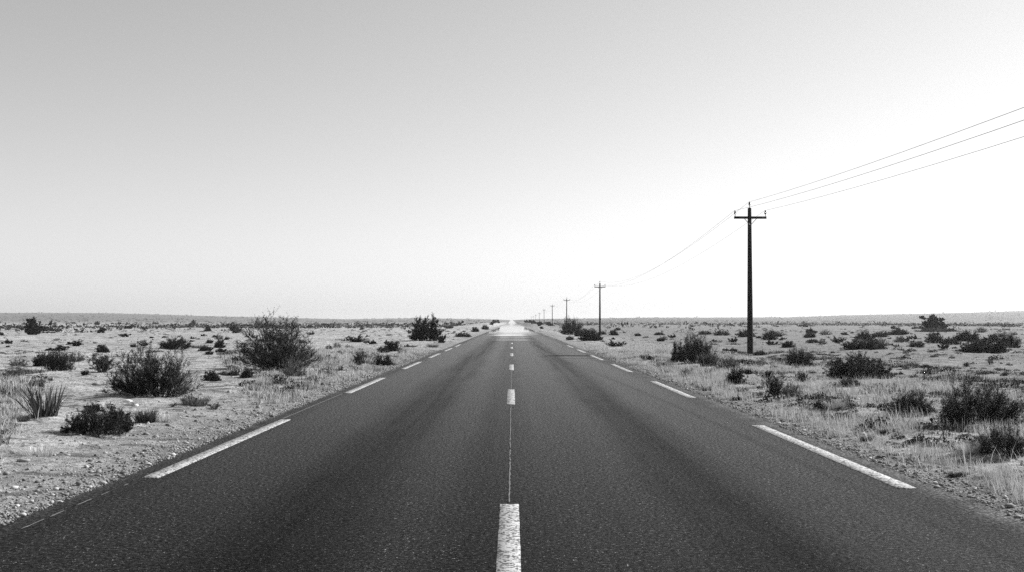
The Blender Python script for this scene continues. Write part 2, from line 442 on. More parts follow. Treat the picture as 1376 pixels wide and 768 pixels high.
M['blackish'], nt, b = mat_new('matt_black'); b.inputs['Base Color'].default_value = grey(.006); b.inputs['Roughness'].default_value = .9; b.inputs['Specular IOR Level'].default_value = .05
tx = np.linspace(1.15, 3.5, 40); ty = 41.2 + .5*np.sin((tx - 1.1)*1.3) + .12*fbm(tx*3, tx*0, 61, 3)  # thin dark strip across the right lane, tapering toward the centre line
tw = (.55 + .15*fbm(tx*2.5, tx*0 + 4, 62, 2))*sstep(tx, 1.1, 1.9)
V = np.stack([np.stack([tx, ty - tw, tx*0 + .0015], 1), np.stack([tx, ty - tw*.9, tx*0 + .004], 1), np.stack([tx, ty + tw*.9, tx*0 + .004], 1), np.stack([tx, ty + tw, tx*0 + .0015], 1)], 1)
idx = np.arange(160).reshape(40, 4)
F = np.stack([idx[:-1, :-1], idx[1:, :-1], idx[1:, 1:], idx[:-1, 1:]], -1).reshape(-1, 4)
link('dark_strip', new_mesh('dark_strip', V.reshape(-1, 3), [F]), M['blackish'], road)

# ------------------------------------------------------------------ gravel, stones
def off_road(x, y, m=.0): return (x > RIGHT_EDGE + m) | (x < LEFT_EDGE - m)
def scatter_gravel(n, side):
    y = 4.2 + (rng.random(n)**2.1)*46
    d = np.abs(rng.normal(0, .40, n)) - .06
    d = np.where(rng.random(n) < .25, rng.uniform(0, 1.7, n), d)
    x = LEFT_EDGE - d if side < 0 else RIGHT_EDGE + d + .05
    r = .0042*np.exp(rng.normal(.1, .6, n))*(1 + y*.02)
    r = np.where(rng.random(n) < .03, r*1.9, r)
    return np.stack([x, y, np.where(d < .05, .0, ground_h(x, y)) + r*.25], 1), np.clip(r, .004, .032)
a, ra = scatter_gravel(24000, -1); b2, rb = scatter_gravel(22000, 1)
V, F = stones(np.concatenate([a, b2]), np.concatenate([ra, rb]))
tag(link('roadside_gravel', new_mesh('roadside_gravel', V, [F]), M['gravel']), 'loose pale and dark gravel along both edges of the asphalt', 'gravel', kind='stuff')

def plain_points(n, ymin, ymax, pw=2.0, margin=.6):
    """points spread over both sides inside the view"""
    y = ymin + (rng.random(n)**pw)*(ymax - ymin)
    x = rng.uniform(-.60, .60, n)*y + rng.uniform(-2, 2, n)
    ok = off_road(x, y, margin)
    return x[ok], y[ok]
x, y = plain_points(9000, 5, 75)
r = .008*np.exp(rng.normal(.3, .55, len(x)))*(1 + y*.012)
V, F = stones(np.stack([x, y, ground_h(x, y) + r*.15], 1), np.clip(r, .006, .10), .55)
tag(link('scattered_stones', new_mesh('scattered_stones', V, [F]), M['field_stone']), 'small stones strewn over the pale plain', 'stones', kind='stuff')

# ------------------------------------------------------------------ plant prototypes
def unit(a): return a/(np.linalg.norm(a, axis=-1, keepdims=True) + 1e-9)
def bez(a, b_, c_, k):
    t = np.linspace(0, 1, k)[None, :, None]
    return a[:, None]*(1-t)**2 + 2*b_[:, None]*t*(1-t) + c_[:, None]*t*t

def shrub(seed, R, H, n1, n2, n3, nl, leaf=(.05, .012), spread=1.1, base_r=.12, bow=.35, bare_right=0.0, lump=.3, r0=.012, upright=.6, tuck=.5):
    """radiating stems > side shoots > twigs with narrow leaves; returns (branch mesh, foliage mesh)"""
    global rng
    keep = rng; rng = np.random.default_rng(seed)
    az = rng.uniform(0, 2*math.pi, n1); u = rng.random(n1)
    tilt = spread*np.sqrt(u)*(math.pi/2)*.95
    k1 = 1 - lump*.5 + lump*fbm(np.cos(az)*1.7 + seed, np.sin(az)*1.7 + tilt*1.4, seed, 2)*1.5
    k1 = k1*rng.uniform(.84, 1.03, n1)
    tip = np.stack([np.sin(tilt)*np.cos(az)*R, np.sin(tilt)*np.sin(az)*R*.9, np.cos(tilt)*H], 1)*k1[:, None]
    tip[:, 2] = np.maximum(tip[:, 2], .05*H + .12*H*rng.random(n1))
    base = np.stack([np.cos(az), np.sin(az), np.zeros(n1)], 1)*(base_r*R*np.sqrt(rng.random(n1)))[:, None]
    base[:, 2] = -.04
    mid = base*.5 + tip*.5; mid[:, :2] = base[:, :2]*(1-tuck) + tip[:, :2]*tuck*.9; mid[:, 2] = tip[:, 2]*(.5 + bow*rng.uniform(-.4, .6, n1))
    P1 = bez(base, mid, tip, 6) + np.cumsum(rng.normal(0, .012*H, (n1, 6, 3)), 1)*np.linspace(0, 1, 6)[None, :, None]
    L1 = np.linalg.norm(tip - base, axis=1)
    paths = [(P1, np.linspace(1, .35, 6)[None]*r0*rng.uniform(.7, 1.2, n1)[:, None])]
    # side shoots
    pi = np.repeat(np.arange(n1), n2); m = len(pi)
    t = rng.uniform(.22, 1.0, m)*5; i0 = np.minimum(t.astype(int), 4); fr = (t - i0)[:, None]
    s = P1[pi, i0]*(1-fr) + P1[pi, i0+1]*fr
    tg = unit(P1[pi, i0+1] - P1[pi, i0])
    d = unit(tg + rng.normal(0, .55, (m, 3)) + np.array([0, 0, upright*.5]))
    L2 = L1[pi]*rng.uniform(.16, .36, m)*(1.15 - .1*t)
    e = s + d*L2[:, None]; e[:, 2] = np.maximum(e[:, 2], .03)
    P2 = bez(s, s + d*L2[:, None]*.5 + rng.normal(0, .04, (m, 3))*L2[:, None], e + np.array([0, 0, upright*.12])*L2[:, None], 4)
    paths.append((P2, np.linspace(1, .45, 4)[None]*r0*.42*np.ones((m, 1))))
    # twigs
    qi = np.repeat(np.arange(m), n3); q = len(qi)
    t = rng.uniform(.15, 1.0, q)*3; i0 = np.minimum(t.astype(int), 2); fr = (t - i0)[:, None]
    s3 = P2[qi, i0]*(1-fr) + P2[qi, i0+1]*fr
    tg = unit(P2[qi, i0+1] - P2[qi, i0])
    d3 = unit(tg + rng.normal(0, .6, (q, 3)) + np.array([0, 0, upright*.6]))
    L3 = L2[qi]*rng.uniform(.3, .75, q)
    P3 = np.stack([s3, s3 + d3*L3[:, None]*.5, s3 + d3*L3[:, None] + np.array([0, 0, .1])*L3[:, None]], 1)
    P3[..., 2] = np.maximum(P3[..., 2], .02)
    paths.append((P3, np.array([[1, .7, .3]])*r0*.24*np.ones((q, 1))))
    Vs, Fs, off = [], [], 0
    for Pp, Rr in paths:
        v, f_ = tubes(Pp, Rr, 3); Vs.append(v); Fs.append(f_ + off); off += len(v)
    branch = (np.concatenate(Vs), np.concatenate(Fs))
    # leaves
    li = np.repeat(np.arange(q), nl); tt = rng.random(len(li))[:, None]
    a_ = P3[li, 0]*(1-tt) + P3[li, 2]*tt
    if bare_right:
        keepm = rng.random(len(li)) > bare_right*sstep(a_[:, 0], -.15*R, .75*R); li, a_ = li[keepm], a_[keepm]
    dd_ = d3[li]
    leafm = leaves(a_, dd_, leaf[0], leaf[1], .55)
    rng = keep
    return branch, leafm

def tuft(seed, R, H, n, w, lean=.5, base_r=.35, bend=.4):
    global rng
    keep = rng; rng = np.random.default_rng(seed)
    az = rng.uniform(0, 6.28, n); rr = base_r*R*np.sqrt(rng.random(n))
    base = np.stack([np.cos(az)*rr, np.sin(az)*rr*.8, np.full(n, -.02)], 1)
    ln = np.abs(rng.normal(0, lean, n)) + .1
    V, F1, F2 = blades(base, az + rng.normal(0, .5, n), ln*R/H, H*rng.uniform(.5, 1.05, n), w*rng.uniform(.6, 1.3, n), bend)
    rng = keep
    return V, F1, F2

PROTO = {}     # key -> dict(kind, parts [(name, mesh, material)], W, H)
def reg(key, parts, W, H): PROTO[key] = (parts, W, H)
def reg_shrub(key, W, H, leafmat='leaf', twigmat='twig', **kw):
    br, lf = shrub(hash_(key), W/2, H, **kw)
    W = 2*np.percentile(np.abs(lf[0][:, 0]), 97); H = np.percentile(lf[0][:, 2], 98.5)
    reg(key, [('foliage', new_mesh('foliage', lf[0], [lf[1]]), M[leafmat]), ('stem', new_mesh('stem', br[0], [br[1]]), M[twigmat])], W, H)
def hash_(k): return sum((i + 1)*ord(ch) for i, ch in enumerate(k)) % 9973
def reg_tuft(key, W, H, mat, **kw):
    V, F1, F2 = tuft(hash_(key), W/2, H, **kw)
    W = 2*np.percentile(np.abs(V[:, 0]), 95); H = np.percentile(V[:, 2], 97)
    reg(key, [(None, new_mesh(key, V, [F1, F2]), M[mat])], W, H)

reg_shrub('broom', 1.5, .85, n1=120, n2=7, n3=6, nl=6, leaf=(.038, .006), spread=1.0, base_r=.35, bare_right=.75, lump=.26, r0=.006, upright=.9)
reg_shrub('airy', 2.1, 1.45, n1=95, n2=8, n3=6, nl=6, leaf=(.045, .009), spread=.98, base_r=.22, bare_right=.7, lump=.18, r0=.010, upright=.7)
reg_shrub('dense', 2.7, 1.6, n1=85, n2=8, n3=6, nl=11, leaf=(.07, .024), spread=1.0, base_r=.5, lump=.38, r0=.014, upright=.9)
reg_shrub('round', 1.2, .8, n1=80, n2=7, n3=6, nl=10, leaf=(.04, .011), spread=1.0, base_r=.4, lump=.2, r0=.008)
reg_shrub('vase', .8, .65, n1=32, n2=5, n3=5, nl=5, leaf=(.04, .009), spread=.72, base_r=.10, lump=.35, r0=.007, upright=.8, tuck=.3)
reg_shrub('wide', 1.8, .75, n1=130, n2=7, n3=6, nl=8, leaf=(.042, .009), spread=1.02, base_r=.6, lump=.25, r0=.008, upright=.8)
reg_shrub('low', 1.2, .45, n1=120, n2=7, n3=6, nl=6, leaf=(.028, .006), spread=1.0, base_r=.65, lump=.25, r0=.005, upright=1.0)
reg_shrub('haze', 1.0, .6, leafmat='grey_leaf', twigmat='twig', n1=60, n2=6, n3=6, nl=4, leaf=(.03, .006), spread=.95, base_r=.3, lump=.25, r0=.005, upright=.8)
reg_shrub('soft', 1.5, .95, n1=130, n2=7, n3=6, nl=6, leaf=(.045, .006), spread=1.0, base_r=.45, lump=.16, r0=.006, upright=.9)
reg_shrub('cushion', .8, .4, n1=60, n2=6, n3=5, nl=7, leaf=(.035, .011), spread=1.0, base_r=.6, lump=.3, r0=.006)
reg_shrub('ragged', .9, .5, n1=40, n2=6, n3=5, nl=7, leaf=(.045, .013), spread=1.0, base_r=.3, lump=.6, r0=.008)
reg_shrub('weed', .3, .25, n1=9, n2=4, n3=3, nl=2, leaf=(.03, .006), spread=.8, base_r=.1, lump=.5, r0=.004)
reg_tuft('spiky', .75, .62, 'blade', n=95, w=.013, lean=.36, base_r=.25)
reg_tuft('straw_tuft', .7, .36, 'straw', n=420, w=.007, lean=.45, base_r=.55)
reg_tuft('dull_tuft', .7, .36, 'dull_straw', n=420, w=.008, lean=.45, base_r=.55)
reg_tuft('dark_tuft', .6, .34, 'blade', n=380, w=.010, lean=.45, base_r=.5)
# far plants: coarse but still leafy
reg_shrub('far_mound', 1.2, .6, n1=16, n2=4, n3=3, nl=5, leaf=(.16, .08), spread=1.0, base_r=.6, lump=.5, r0=.012)
reg_shrub('far_clump', 1.2, .6, n1=12, n2=4, n3=3, nl=5, leaf=(.14, .06), spread=.95, base_r=.7, lump=.9, r0=.012)
reg_shrub('far_tree', 1.4, 1.3, n1=34, n2=5, n3=4, nl=9, leaf=(.12, .06), spread=1.0, base_r=.35, lump=.4, r0=.02)

FOOT = []
def plant(key, px, py, w, h, name, label, cat, group=None, at=None, rot=None, sz=None):
    """a plant whose foot stands on the ground seen at (px, py), w x h pixels of the photograph large"""
    parts, W, H = PROTO[key]
    X_, Y_, Z_ = at if at else ground_at(px, py)
    ppm = FPX/Y_
    sxy, szz = (w/ppm/W, h/ppm/H) if not sz else sz
    if len(parts) == 1:
        o = bpy.data.objects.new(name, parts[0][1]); COL.objects.link(o)
        if not parts[0][1].materials: parts[0][1].materials.append(parts[0][2])
    else:
        o = bpy.data.objects.new(name, None); o.empty_display_size = .1; COL.objects.link(o)
        for pn, me, mt in parts:
            link(pn, me, mt, o)
    if not at and 'straw' not in key and 'dull' not in key: FOOT.append((X_, Y_, w/ppm/2))
    if not at: Z_ = float(ground_h(np.array([X_]), np.array([Y_]))[0])
    o.location = (X_, Y_, Z_ - .015)
    if key in ('broom', 'airy') and rot is None: rot = 0.0
    a = rot if rot is not None else random.uniform(-.5, .5) + (math.pi if random.random() < .5 else 0)
    o.rotation_euler = (0, 0, a)
    o.scale = (sxy, sxy, szz)
    return tag(o, label, cat, group)

SH, GT = 'shrub', 'grass tuft'
GL, GR = 'shrubs on the plain left of the road', 'shrubs on the plain right of the road'
L = [
 # ---- left of the road, named from near to far
 ('spiky', 60, 559, 54, 46, 'spiky_plant', 'spiky plant with stiff upright blades on bare sand at far left', 'spiky plant', None),
 ('low', 133, 581, 84, 34, SH, 'low twiggy shrub at left nearest the camera, below the spiky plant', SH, GL),
 ('dark_tuft', 196, 567, 32, 20, 'grass_tuft', 'dark coarse grass tuft between the low twiggy shrub and the asphalt', GT, None),
 ('straw_tuft', 221, 566, 28, 15, 'grass_tuft', 'bleached straw tuft leaning against the dark coarse tuft at left', GT, None),
 ('cushion', 125, 553, 20, 11, SH, 'small dark cushion shrub just above the low twiggy shrub at left', SH, GL),
 ('weed', 142, 529, 14, 8, 'weed', 'small dark upright weed on sand left of the big broom shrub', 'weed', None),
 ('broom', 214, 531, 106, 62, SH, 'big broom-like shrub at left, dark at one side and bare twigged at the other', SH, GL),
 ('dull_tuft', 262, 543, 36, 15, 'grass_tuft', 'dull grass tuft at the right foot of the big broom shrub', GT, None),
 ('cushion', 256, 541, 20, 11, SH, 'dark cushion shrub in grass under the right foot of the big broom shrub', SH, GL),
 ('weed', 288, 549, 18, 10, 'weed', 'dead star shaped weed lying on the left verge', 'weed', None),
 ('weed', 233, 546, 14, 7, 'weed', 'small dark weed below the big broom shrub on the left verge', 'weed', None),
 ('round', 283, 511, 23, 13, SH, 'round dark shrub between the big broom shrub and the tall airy shrub', SH, GL),
 ('low', 307, 503, 30, 6, SH, 'flat dark shrub in the shade strip left of the tall airy shrub', SH, GL),
 ('round', 333, 507, 17, 12, SH, 'small round shrub at the left foot of the tall airy shrub', SH, GL),
 ('airy', 372, 496, 98, 66, SH, 'tall airy shrub with fine spreading twigs, the largest left of the road', SH, GL),
 ('haze', 396, 504, 34, 22, SH, 'open twiggy shrub at the right foot of the tall airy shrub', SH, GL),
 ('weed', 458, 499, 9, 8, 'weed', 'tiny dark weed on pale gravel left of the vase shaped shrub', 'weed', None),
 ('dull_tuft', 446, 494, 16, 7, 'grass_tuft', 'dull low tuft between the tall airy shrub and the vase shaped shrub', GT, None),
 ('vase', 482, 490, 19, 19, SH, 'narrow vase shaped shrub with one tall shoot near the left roadside', SH, GL),
 ('dense', 516, 490, 23, 13, SH, 'squat very dark shrub closest to the left edge of the asphalt', SH, GL),
 ('round', 529, 471, 20, 12, SH, 'rounded grey shrub of a touching pair left of the road', SH, GL),
 ('low', 515, 473, 18, 8, SH, 'flatter shrub at the left of the touching pair left of the road', SH, GL),
 ('dull_tuft', 540, 474, 12, 6, 'grass_tuft', 'small grey tuft at the right of the touching pair of shrubs', GT, None),
 ('dense', 573, 457, 47, 29, SH, 'large black dense shrub left of the road against the horizon', SH, GL),
 ('round', 594, 460, 9, 9, SH, 'small shrub at the right foot of the large black dense shrub', SH, GL),
 ('dull_tuft', 582, 466, 14, 5, 'grass_tuft', 'pale grassy tuft in front of the large black dense shrub', GT, None),
 ('ragged', 478, 459, 20, 9, SH, 'ragged dark shrub in mid plain between the tall airy and large black shrubs', SH, GL),
 ('dull_tuft', 492, 460, 9, 6, 'grass_tuft', 'grey tuft touching the right side of the ragged mid plain shrub', GT, None),
 ('cushion', 442, 469, 8, 6, SH, 'little black cushion shrub right of the tall airy shrub', SH, GL),
 ('haze', 453, 467, 11, 8, SH, 'small grey shrub beside the little black cushion right of the airy shrub', SH, GL),
 ('vase', 138, 499, 36, 26, SH, 'fan shaped shrub on a narrow foot left of the big broom shrub', SH, GL),
 ('cushion', 114, 504, 10, 7, SH, 'small black cushion shrub beside the foot of the fan shaped shrub', SH, GL),
 ('wide', 60, 491, 28, 18, SH, 'dark left half of the clustered shrubs at far left', SH, GL),
 ('soft', 80, 498, 34, 29, SH, 'twiggy middle shrub of the cluster at far left', SH, GL),
 ('haze', 102, 485, 24, 14, SH, 'pale right hand shrub of the cluster at far left', SH, GL),
 ('haze', 25, 491, 24, 12, SH, 'grey hazy shrub at the left picture edge, the farther of two', SH, GL),
 ('haze', 20, 503, 26, 14, SH, 'grey hazy shrub at the left picture edge, the nearer of two', SH, GL),
 ('round', 137, 473, 17, 10, SH, 'round shrub behind the fan shaped shrub at left', SH, GL),
 ('ragged', 103, 464, 14, 7, SH, 'ragged dark shrub behind the clustered shrubs at far left', SH, GL),
 ('far_tree', 44.5, 449, 21, 21, 'small_tree', 'round dark bushy tree far off at the left picture edge', 'tree', None),
 ('low', 62, 444, 26, 5, SH, 'long flat shrub at the right foot of the round far left tree', SH, GL),
 ('wide', 236, 468, 36, 14, SH, 'wide grassy shrub on the plain behind the big broom shrub', SH, GL),
 ('round', 296, 467, 14, 11, SH, 'round dark shrub standing alone on the plain above the broom shrub', SH, GL),
 ('dull_tuft', 267, 467, 20, 5, 'grass_tuft', 'pale flat tuft between the wide grassy and lone round shrubs', GT, None),
 ('haze', 294, 455, 12, 7, SH, 'grey shrub directly behind the lone round shrub at left', SH, GL),
 ('round', 314, 444, 13, 8, SH, 'domed shrub far off left of the tall airy shrub crown', SH, GL),
 ('round', 278.6, 444, 9, 7, SH, 'small domed far shrub left of another one near the horizon', SH, GL),
 ('far_tree', 259.5, 436.5, 6.5, 7, 'small_tree', 'tiny pointed dark tree on the far left plain edge', 'tree', None),
 ('far_tree', 130.5, 436.5, 6.5, 5.5, 'small_tree', 'tiny round dark tree on the far left plain edge', 'tree', None),
 ('cushion', 282, 461, 9, 5, SH, 'small flat cushion beside the grey shrub on the left plain', SH, GL),
 ('cushion', 179, 466, 8, 5, SH, 'small dark cushion left of the wide grassy shrub', SH, GL),
 ('cushion', 305, 456, 6, 4, SH, 'tiny dark cushion right of the grey shrub on the left plain', SH, GL),
 ('dull_tuft', 311, 473, 12, 5, 'grass_tuft', 'dull low tuft right below the lone round shrub', GT, None),
 ('cushion', 281, 476, 10, 5, SH, 'flat dark cushion below the lone round shrub at left', SH, GL),
 ('dark_tuft', 28, 566, 22, 10, 'grass_tuft', 'dark low tuft left below the spiky plant', GT, None),
 # ---- verge shrubs running off beside the road, left
 ('low', 622, 452, 20, 6, SH, 'low shrub on the left verge where the road begins to shine', SH, 'shrubs along the left verge'),
 ('round', 638, 445, 10, 6, SH, 'small dark shrub farther up the left verge beside the shining road', SH, 'shrubs along the left verge'),
 ('wide', 652, 442, 9, 6, SH, 'third verge shrub up the left side near the vanishing point', SH, 'shrubs along the left verge'),
 # ---- right of the road
 ('soft', 1316, 572, 96, 56, SH, 'huge soft black shrub at the right picture edge', SH, GR),
 ('soft', 1346, 611, 62, 36, SH, 'dark shrub with grass stalks in front of the huge soft shrub', SH, GR),
 ('soft', 1224, 556, 52, 30, SH, 'soft bushy shrub left of the huge black shrub at right', SH, GR),
 ('straw_tuft', 1120, 549, 32, 14, 'grass_tuft', 'bleached grassy tuft on the right verge left of a dark clump', GT, None),
 ('low', 1108, 549, 26, 13, SH, 'dark low clump inside the bleached grass of the right verge', SH, GR),
 ('wide', 1155, 508, 80, 31, SH, 'broad black shrub with a long shadow right of the pole', SH, GR),
 ('low', 1140, 520, 32, 11, SH, 'low dark shrub just in front of the broad black shrub', SH, GR),
 ('vase', 1042, 531, 30, 26, SH, 'upright twiggy shrub on the right verge in front of the nearest pole', SH, GR),
 ('haze', 1064, 533, 26, 19, SH, 'thin grey shrub touching the upright twiggy verge shrub', SH, GR),
 ('round', 1033, 508, 17, 11, SH, 'small round shrub below the nearest pole, right one of two', SH, GR),
 ('vase', 1079, 514, 18, 15, SH, 'small vase shaped shrub left of the broad black shrub', SH, GR),
 ('soft', 1073, 491, 35, 23, SH, 'feathery shrub right of the nearest pole foot', SH, GR),
 ('round', 990, 514, 26, 17, SH, 'round black shrub below the pole near the right verge', SH, GR),
 ('cushion', 1005, 503, 11, 7, SH, 'little cushion shrub above the round black verge shrub', SH, GR),
 ('haze', 1023, 491, 12, 9, SH, 'pale twiggy little shrub in front of the nearest pole foot', SH, GR),
 ('low', 1021, 476, 16, 6, SH, 'low black shrub touching the right side of the nearest pole foot', SH, GR),
 ('soft', 935, 487, 46, 36, SH, 'tall bushy black shrub between the road and the nearest pole', SH, GR),
 ('dense', 910, 486, 15, 26, SH, 'narrow dark shrub against the left side of the tall bushy one', SH, GR),
 ('dark_tuft', 952, 491, 28, 19, 'grass_tuft', 'spiky dark tuft at the right foot of the tall bushy shrub', GT, None),
 ('haze', 976, 496, 34, 18, SH, 'grey sprawling shrub left below the nearest pole', SH, GR),
 ('straw_tuft', 880, 476, 30, 9, 'grass_tuft', 'bleached sprawling tuft left of the tall bushy shrub', GT, None),
 ('haze', 921, 505, 14, 11, SH, 'thin dead shrub on the right verge under the tall bushy one', SH, GR),
 ('cushion', 870, 483, 15, 6, SH, 'dark cushion on the right verge left of the tall bushy shrub', SH, GR),
 ('ragged', 827, 465, 20, 8, SH, 'heap of dark dead brush on the right verge', SH, GR),
 ('cushion', 951, 524, 12, 4, SH, 'flat dark cushion in the bleached right verge grass', SH, GR),
 ('cushion', 990, 537, 13, 6, SH, 'dark cushion right beside the gravel of the right verge', SH, GR),
 ('soft', 768, 449, 28, 21, SH, 'tall dark shrub hiding the foot of the third pole', SH, GR),
 ('round', 792.5, 457, 29, 15, SH, 'round dark shrub in front of the second pole', SH, GR),
 ('cushion', 766, 456, 10, 5, SH, 'small cushion below the tall shrub by the third pole', SH, GR),
 ('low', 780, 451, 14, 8, SH, 'low shrub filling the gap between the two roadside shrubs by the far poles', SH, GR),
 ('round', 824, 450, 12, 7, SH, 'small domed shrub right of the second pole', SH, GR),
 ('low', 809, 449, 11, 5, SH, 'low shrub close to the right foot of the second pole', SH, GR),
 ('cushion', 857, 451, 8, 4, SH, 'little dark cushion on bare plain right of the second pole', SH, GR),
 ('low', 886, 449.5, 13, 4, SH, 'long low shrub on the plain left of the tall bushy shrub', SH, GR),
 ('haze', 893, 456, 8, 6, SH, 'pale small shrub above the bleached sprawling tuft', SH, GR),
 ('low', 947, 449, 17, 5, SH, 'long low shrub behind the tall bushy black one', SH, GR),
 ('low', 970, 450, 19, 6, SH, 'long low shrub midway between tall bushy shrub and nearest pole', SH, GR),
 ('soft', 1034, 456, 20, 13, SH, 'feathery dome right of the nearest pole at mid height', SH, GR),
 ('haze', 1046, 450, 18, 6, SH, 'pale shrub behind the feathery dome right of the pole', SH, GR),
 ('wide', 1003, 452, 22, 9, SH, 'dark shrub seen behind the nearest pole', SH, GR),
 ('round', 1060, 466, 16, 8, SH, 'dark domed shrub above the feathery shrub right of the pole', SH, GR),
 ('wide', 1160, 470, 48, 16, SH, 'wide dark shrub directly behind the broad black shrub', SH, GR),
 ('haze', 1184, 464, 18, 12, SH, 'pale upright shrub at the right end of the wide dark one', SH, GR),
 ('soft', 1256, 460, 23, 14, SH, 'domed shrub directly below the far right tree', SH, GR),
 ('low', 1277, 462, 24, 9, SH, 'low flat shrub touching the dome below the far right tree', SH, GR),
 ('wide', 1298, 458, 33, 14, SH, 'broad grey dome right of the far right tree', SH, GR),
 ('wide', 1322, 473, 58, 18, SH, 'long very dark shrub at right casting a black shadow', SH, GR),
 ('soft', 1355, 467, 28, 21, SH, 'grey shrub cut by the right picture edge at mid height', SH, GR),
 ('round', 1335, 459, 17, 9, SH, 'small dome between the broad grey dome and the picture edge', SH, GR),
 ('soft', 1231.6, 466, 18, 9, SH, 'small dark dome left below the far right tree', SH, GR),
 ('far_tree', 1256, 444, 29, 20, 'small_tree', 'dark spreading tree on the far right plain near the horizon', 'tree', None),
 ('low', 1260, 445, 50, 6, SH, 'long dark thicket strip at the foot of the far right tree', SH, GR),
 ('weed', 1245, 504, 14, 11, 'weed', 'dark dead weed on bare sand right of the broad black shrub', 'weed', None),
 ('cushion', 1228, 506, 11, 4, SH, 'flat cushion left of the dead weed on the right sand', SH, GR),
 ('cushion', 1208, 503, 13, 4, SH, 'flat dark cushion at the right foot of the broad black shrub', SH, GR),
 ('cushion', 1245, 493, 13, 4, SH, 'flat dark cushion behind the dead weed on the right sand', SH, GR),
 ('vase', 1298, 492, 10, 7, SH, 'tiny vase shaped shrub alone on bare sand behind the huge soft shrub', SH, GR),
 ('weed', 1331, 489, 9, 9, 'weed', 'small upright weed on bare sand at the right', 'weed', None),
 ('soft', 1161, 455, 19, 12, SH, 'dark shrub of a row behind the wide dark shrub, leftmost', SH, GR),
 ('wide', 1182, 452, 20, 7, SH, 'flat shrub of the row behind the wide dark shrub, in its middle', SH, GR),
 ('wide', 1207, 449, 22, 8, SH, 'flat shrub of the row behind the wide dark shrub, rightmost', SH, GR),
 ('haze', 1209, 459, 16, 9, SH, 'pale grey shrub left of the small dark dome at right', SH, GR),
 ('ragged', 1126, 459, 15, 7, SH, 'ragged dark shrub left behind the wide dark shrub', SH, GR),
 ('haze', 1105, 462, 12, 7, SH, 'little grey shrub left of the ragged dark one at right', SH, GR),
 ('low', 1092, 460, 16, 5, SH, 'flat shrub between the dark dome and the little grey shrub', SH, GR),
 ('wide', 1088, 453, 15, 8, SH, 'dark tidy shrub two steps right of the nearest pole near the far plain', SH, GR),
 ('haze', 1109, 449, 16, 7, SH, 'grey shrub near the far plain right of the dark tidy one', SH, GR),
 ('haze', 1318, 446, 16, 7, SH, 'grey far shrub right of the spreading tree, nearer of two', SH, GR),
 ('haze', 1341, 451, 18, 6, SH, 'grey far shrub above the small dome at the right picture edge', SH, GR),
 ('dark_tuft', 1187, 582, 16, 9, 'grass_tuft', 'small dark tuft in bleached grass below the soft bushy shrub', GT, None),
 ('dark_tuft', 1164, 592, 18, 9, 'grass_tuft', 'dark tuft by the gravel above the last right edge line', GT, None),
 ('dark_tuft', 1248, 600, 20, 9, 'grass_tuft', 'dark flattened tuft in bleached grass left of the front right shrub', GT, None),
 ('dark_tuft', 1284, 640, 24, 10, 'grass_tuft', 'dark matted tuft at the right road edge nearest the camera', GT, None),
 ('straw_tuft', 1220, 575, 30, 15, 'grass_tuft', 'tall bleached tuft directly in front of the soft bushy shrub', GT, None),
 ('straw_tuft', 1300, 612, 34, 20, 'grass_tuft', 'tall bleached tuft left of the shrub with grass stalks', GT, None),
 ('straw_tuft', 1340, 640, 40, 22, 'grass_tuft', 'tall bleached tuft at the right picture edge nearest the camera', GT, None),
 ('straw_tuft', 352, 517, 26, 14, 'grass_tuft', 'bleached tuft on the left verge below the tall airy shrub', GT, None),
 ('straw_tuft', 52, 612, 44, 18, 'grass_tuft', 'bleached sprawling tuft at the lower left picture edge', GT, None),
]
for row in L: plant(*row)

# ------------------------------------------------------------------ grass
def clear_of_plants(x, y):
    ok = np.ones(len(x), bool)
    for X_, Y_, R_ in FOOT:
        ok &= ~((np.abs(x - X_*y/Y_) < R_*1.05) & (y < Y_ + R_*.3) & (y > Y_ - max(R_*.9, .012*Y_*Y_*.22)))
    return ok
def grass(name, xs_, ys_, nper, h, w, spread, lean, mat, label, dens=None):
    ok = clear_of_plants(xs_, ys_); xs_, ys_ = xs_[ok], ys_[ok]
    n = len(xs_)
    rep = np.repeat(np.arange(n), nper); m = len(rep)
    sz = np.exp(rng.normal(0, .35, n))[rep]
    bx = xs_[rep] + rng.normal(0, spread, m)*sz; by = ys_[rep] + rng.normal(0, spread, m)*sz
    ok = off_road(bx, by, .03 + rng.random(m)*.25)
    bx, by, sz = bx[ok], by[ok], sz[ok]; m = len(bx)
    base = np.stack([bx, by, ground_h(bx, by) - .012], 1)
    far = 1 + by*.03
    V, F1, F2 = blades(base, rng.uniform(0, 6.28, m), np.abs(rng.normal(.25, lean, m)), h*sz*rng.uniform(.45, 1.25, m), w*far*rng.uniform(.6, 1.3, m))
    return tag(link(name, new_mesh(name, V, [F1, F2]), mat), label, 'grass', kind='stuff')
def clumps(n, xlo, xhi, ylo, yhi, pw, thr, seed, sc_=.5):
    y = ylo + rng.random(n)**pw*(yhi - ylo); x = rng.uniform(xlo, xhi, n)
    ok = fbm(x*sc_, y*sc_, seed, 3) + rng.normal(0, .12, n) > thr
    return x[ok], y[ok]
x, y = clumps(11500, 4.0, 8.8, 4.6, 62, 1.8, .04, 21, .8)
grass('dry_verge_grass', x, y, 24, .135, .0036, .075, .45, M['straw'], 'bleached dry grass on the right verge beside the gravel')
x, y = clumps(10000, -11, -3.95, 5.2, 50, 1.6, -.02, 22, .9)
grass('dry_verge_grass', x, y, 26, .125, .0048, .06, .6, M['straw'], 'thin bleached grass on the left verge beside the gravel')
xa_, ya_ = clumps(1700, -8.5, -4.4, 6.5, 17, 1.0, -.30, 29, 1.6)
grass('dry_verge_grass', xa_, ya_, 34, .085, .0046, .055, .6, M['straw'], 'bleached tufts in the sand at the lower left beside the gravel')
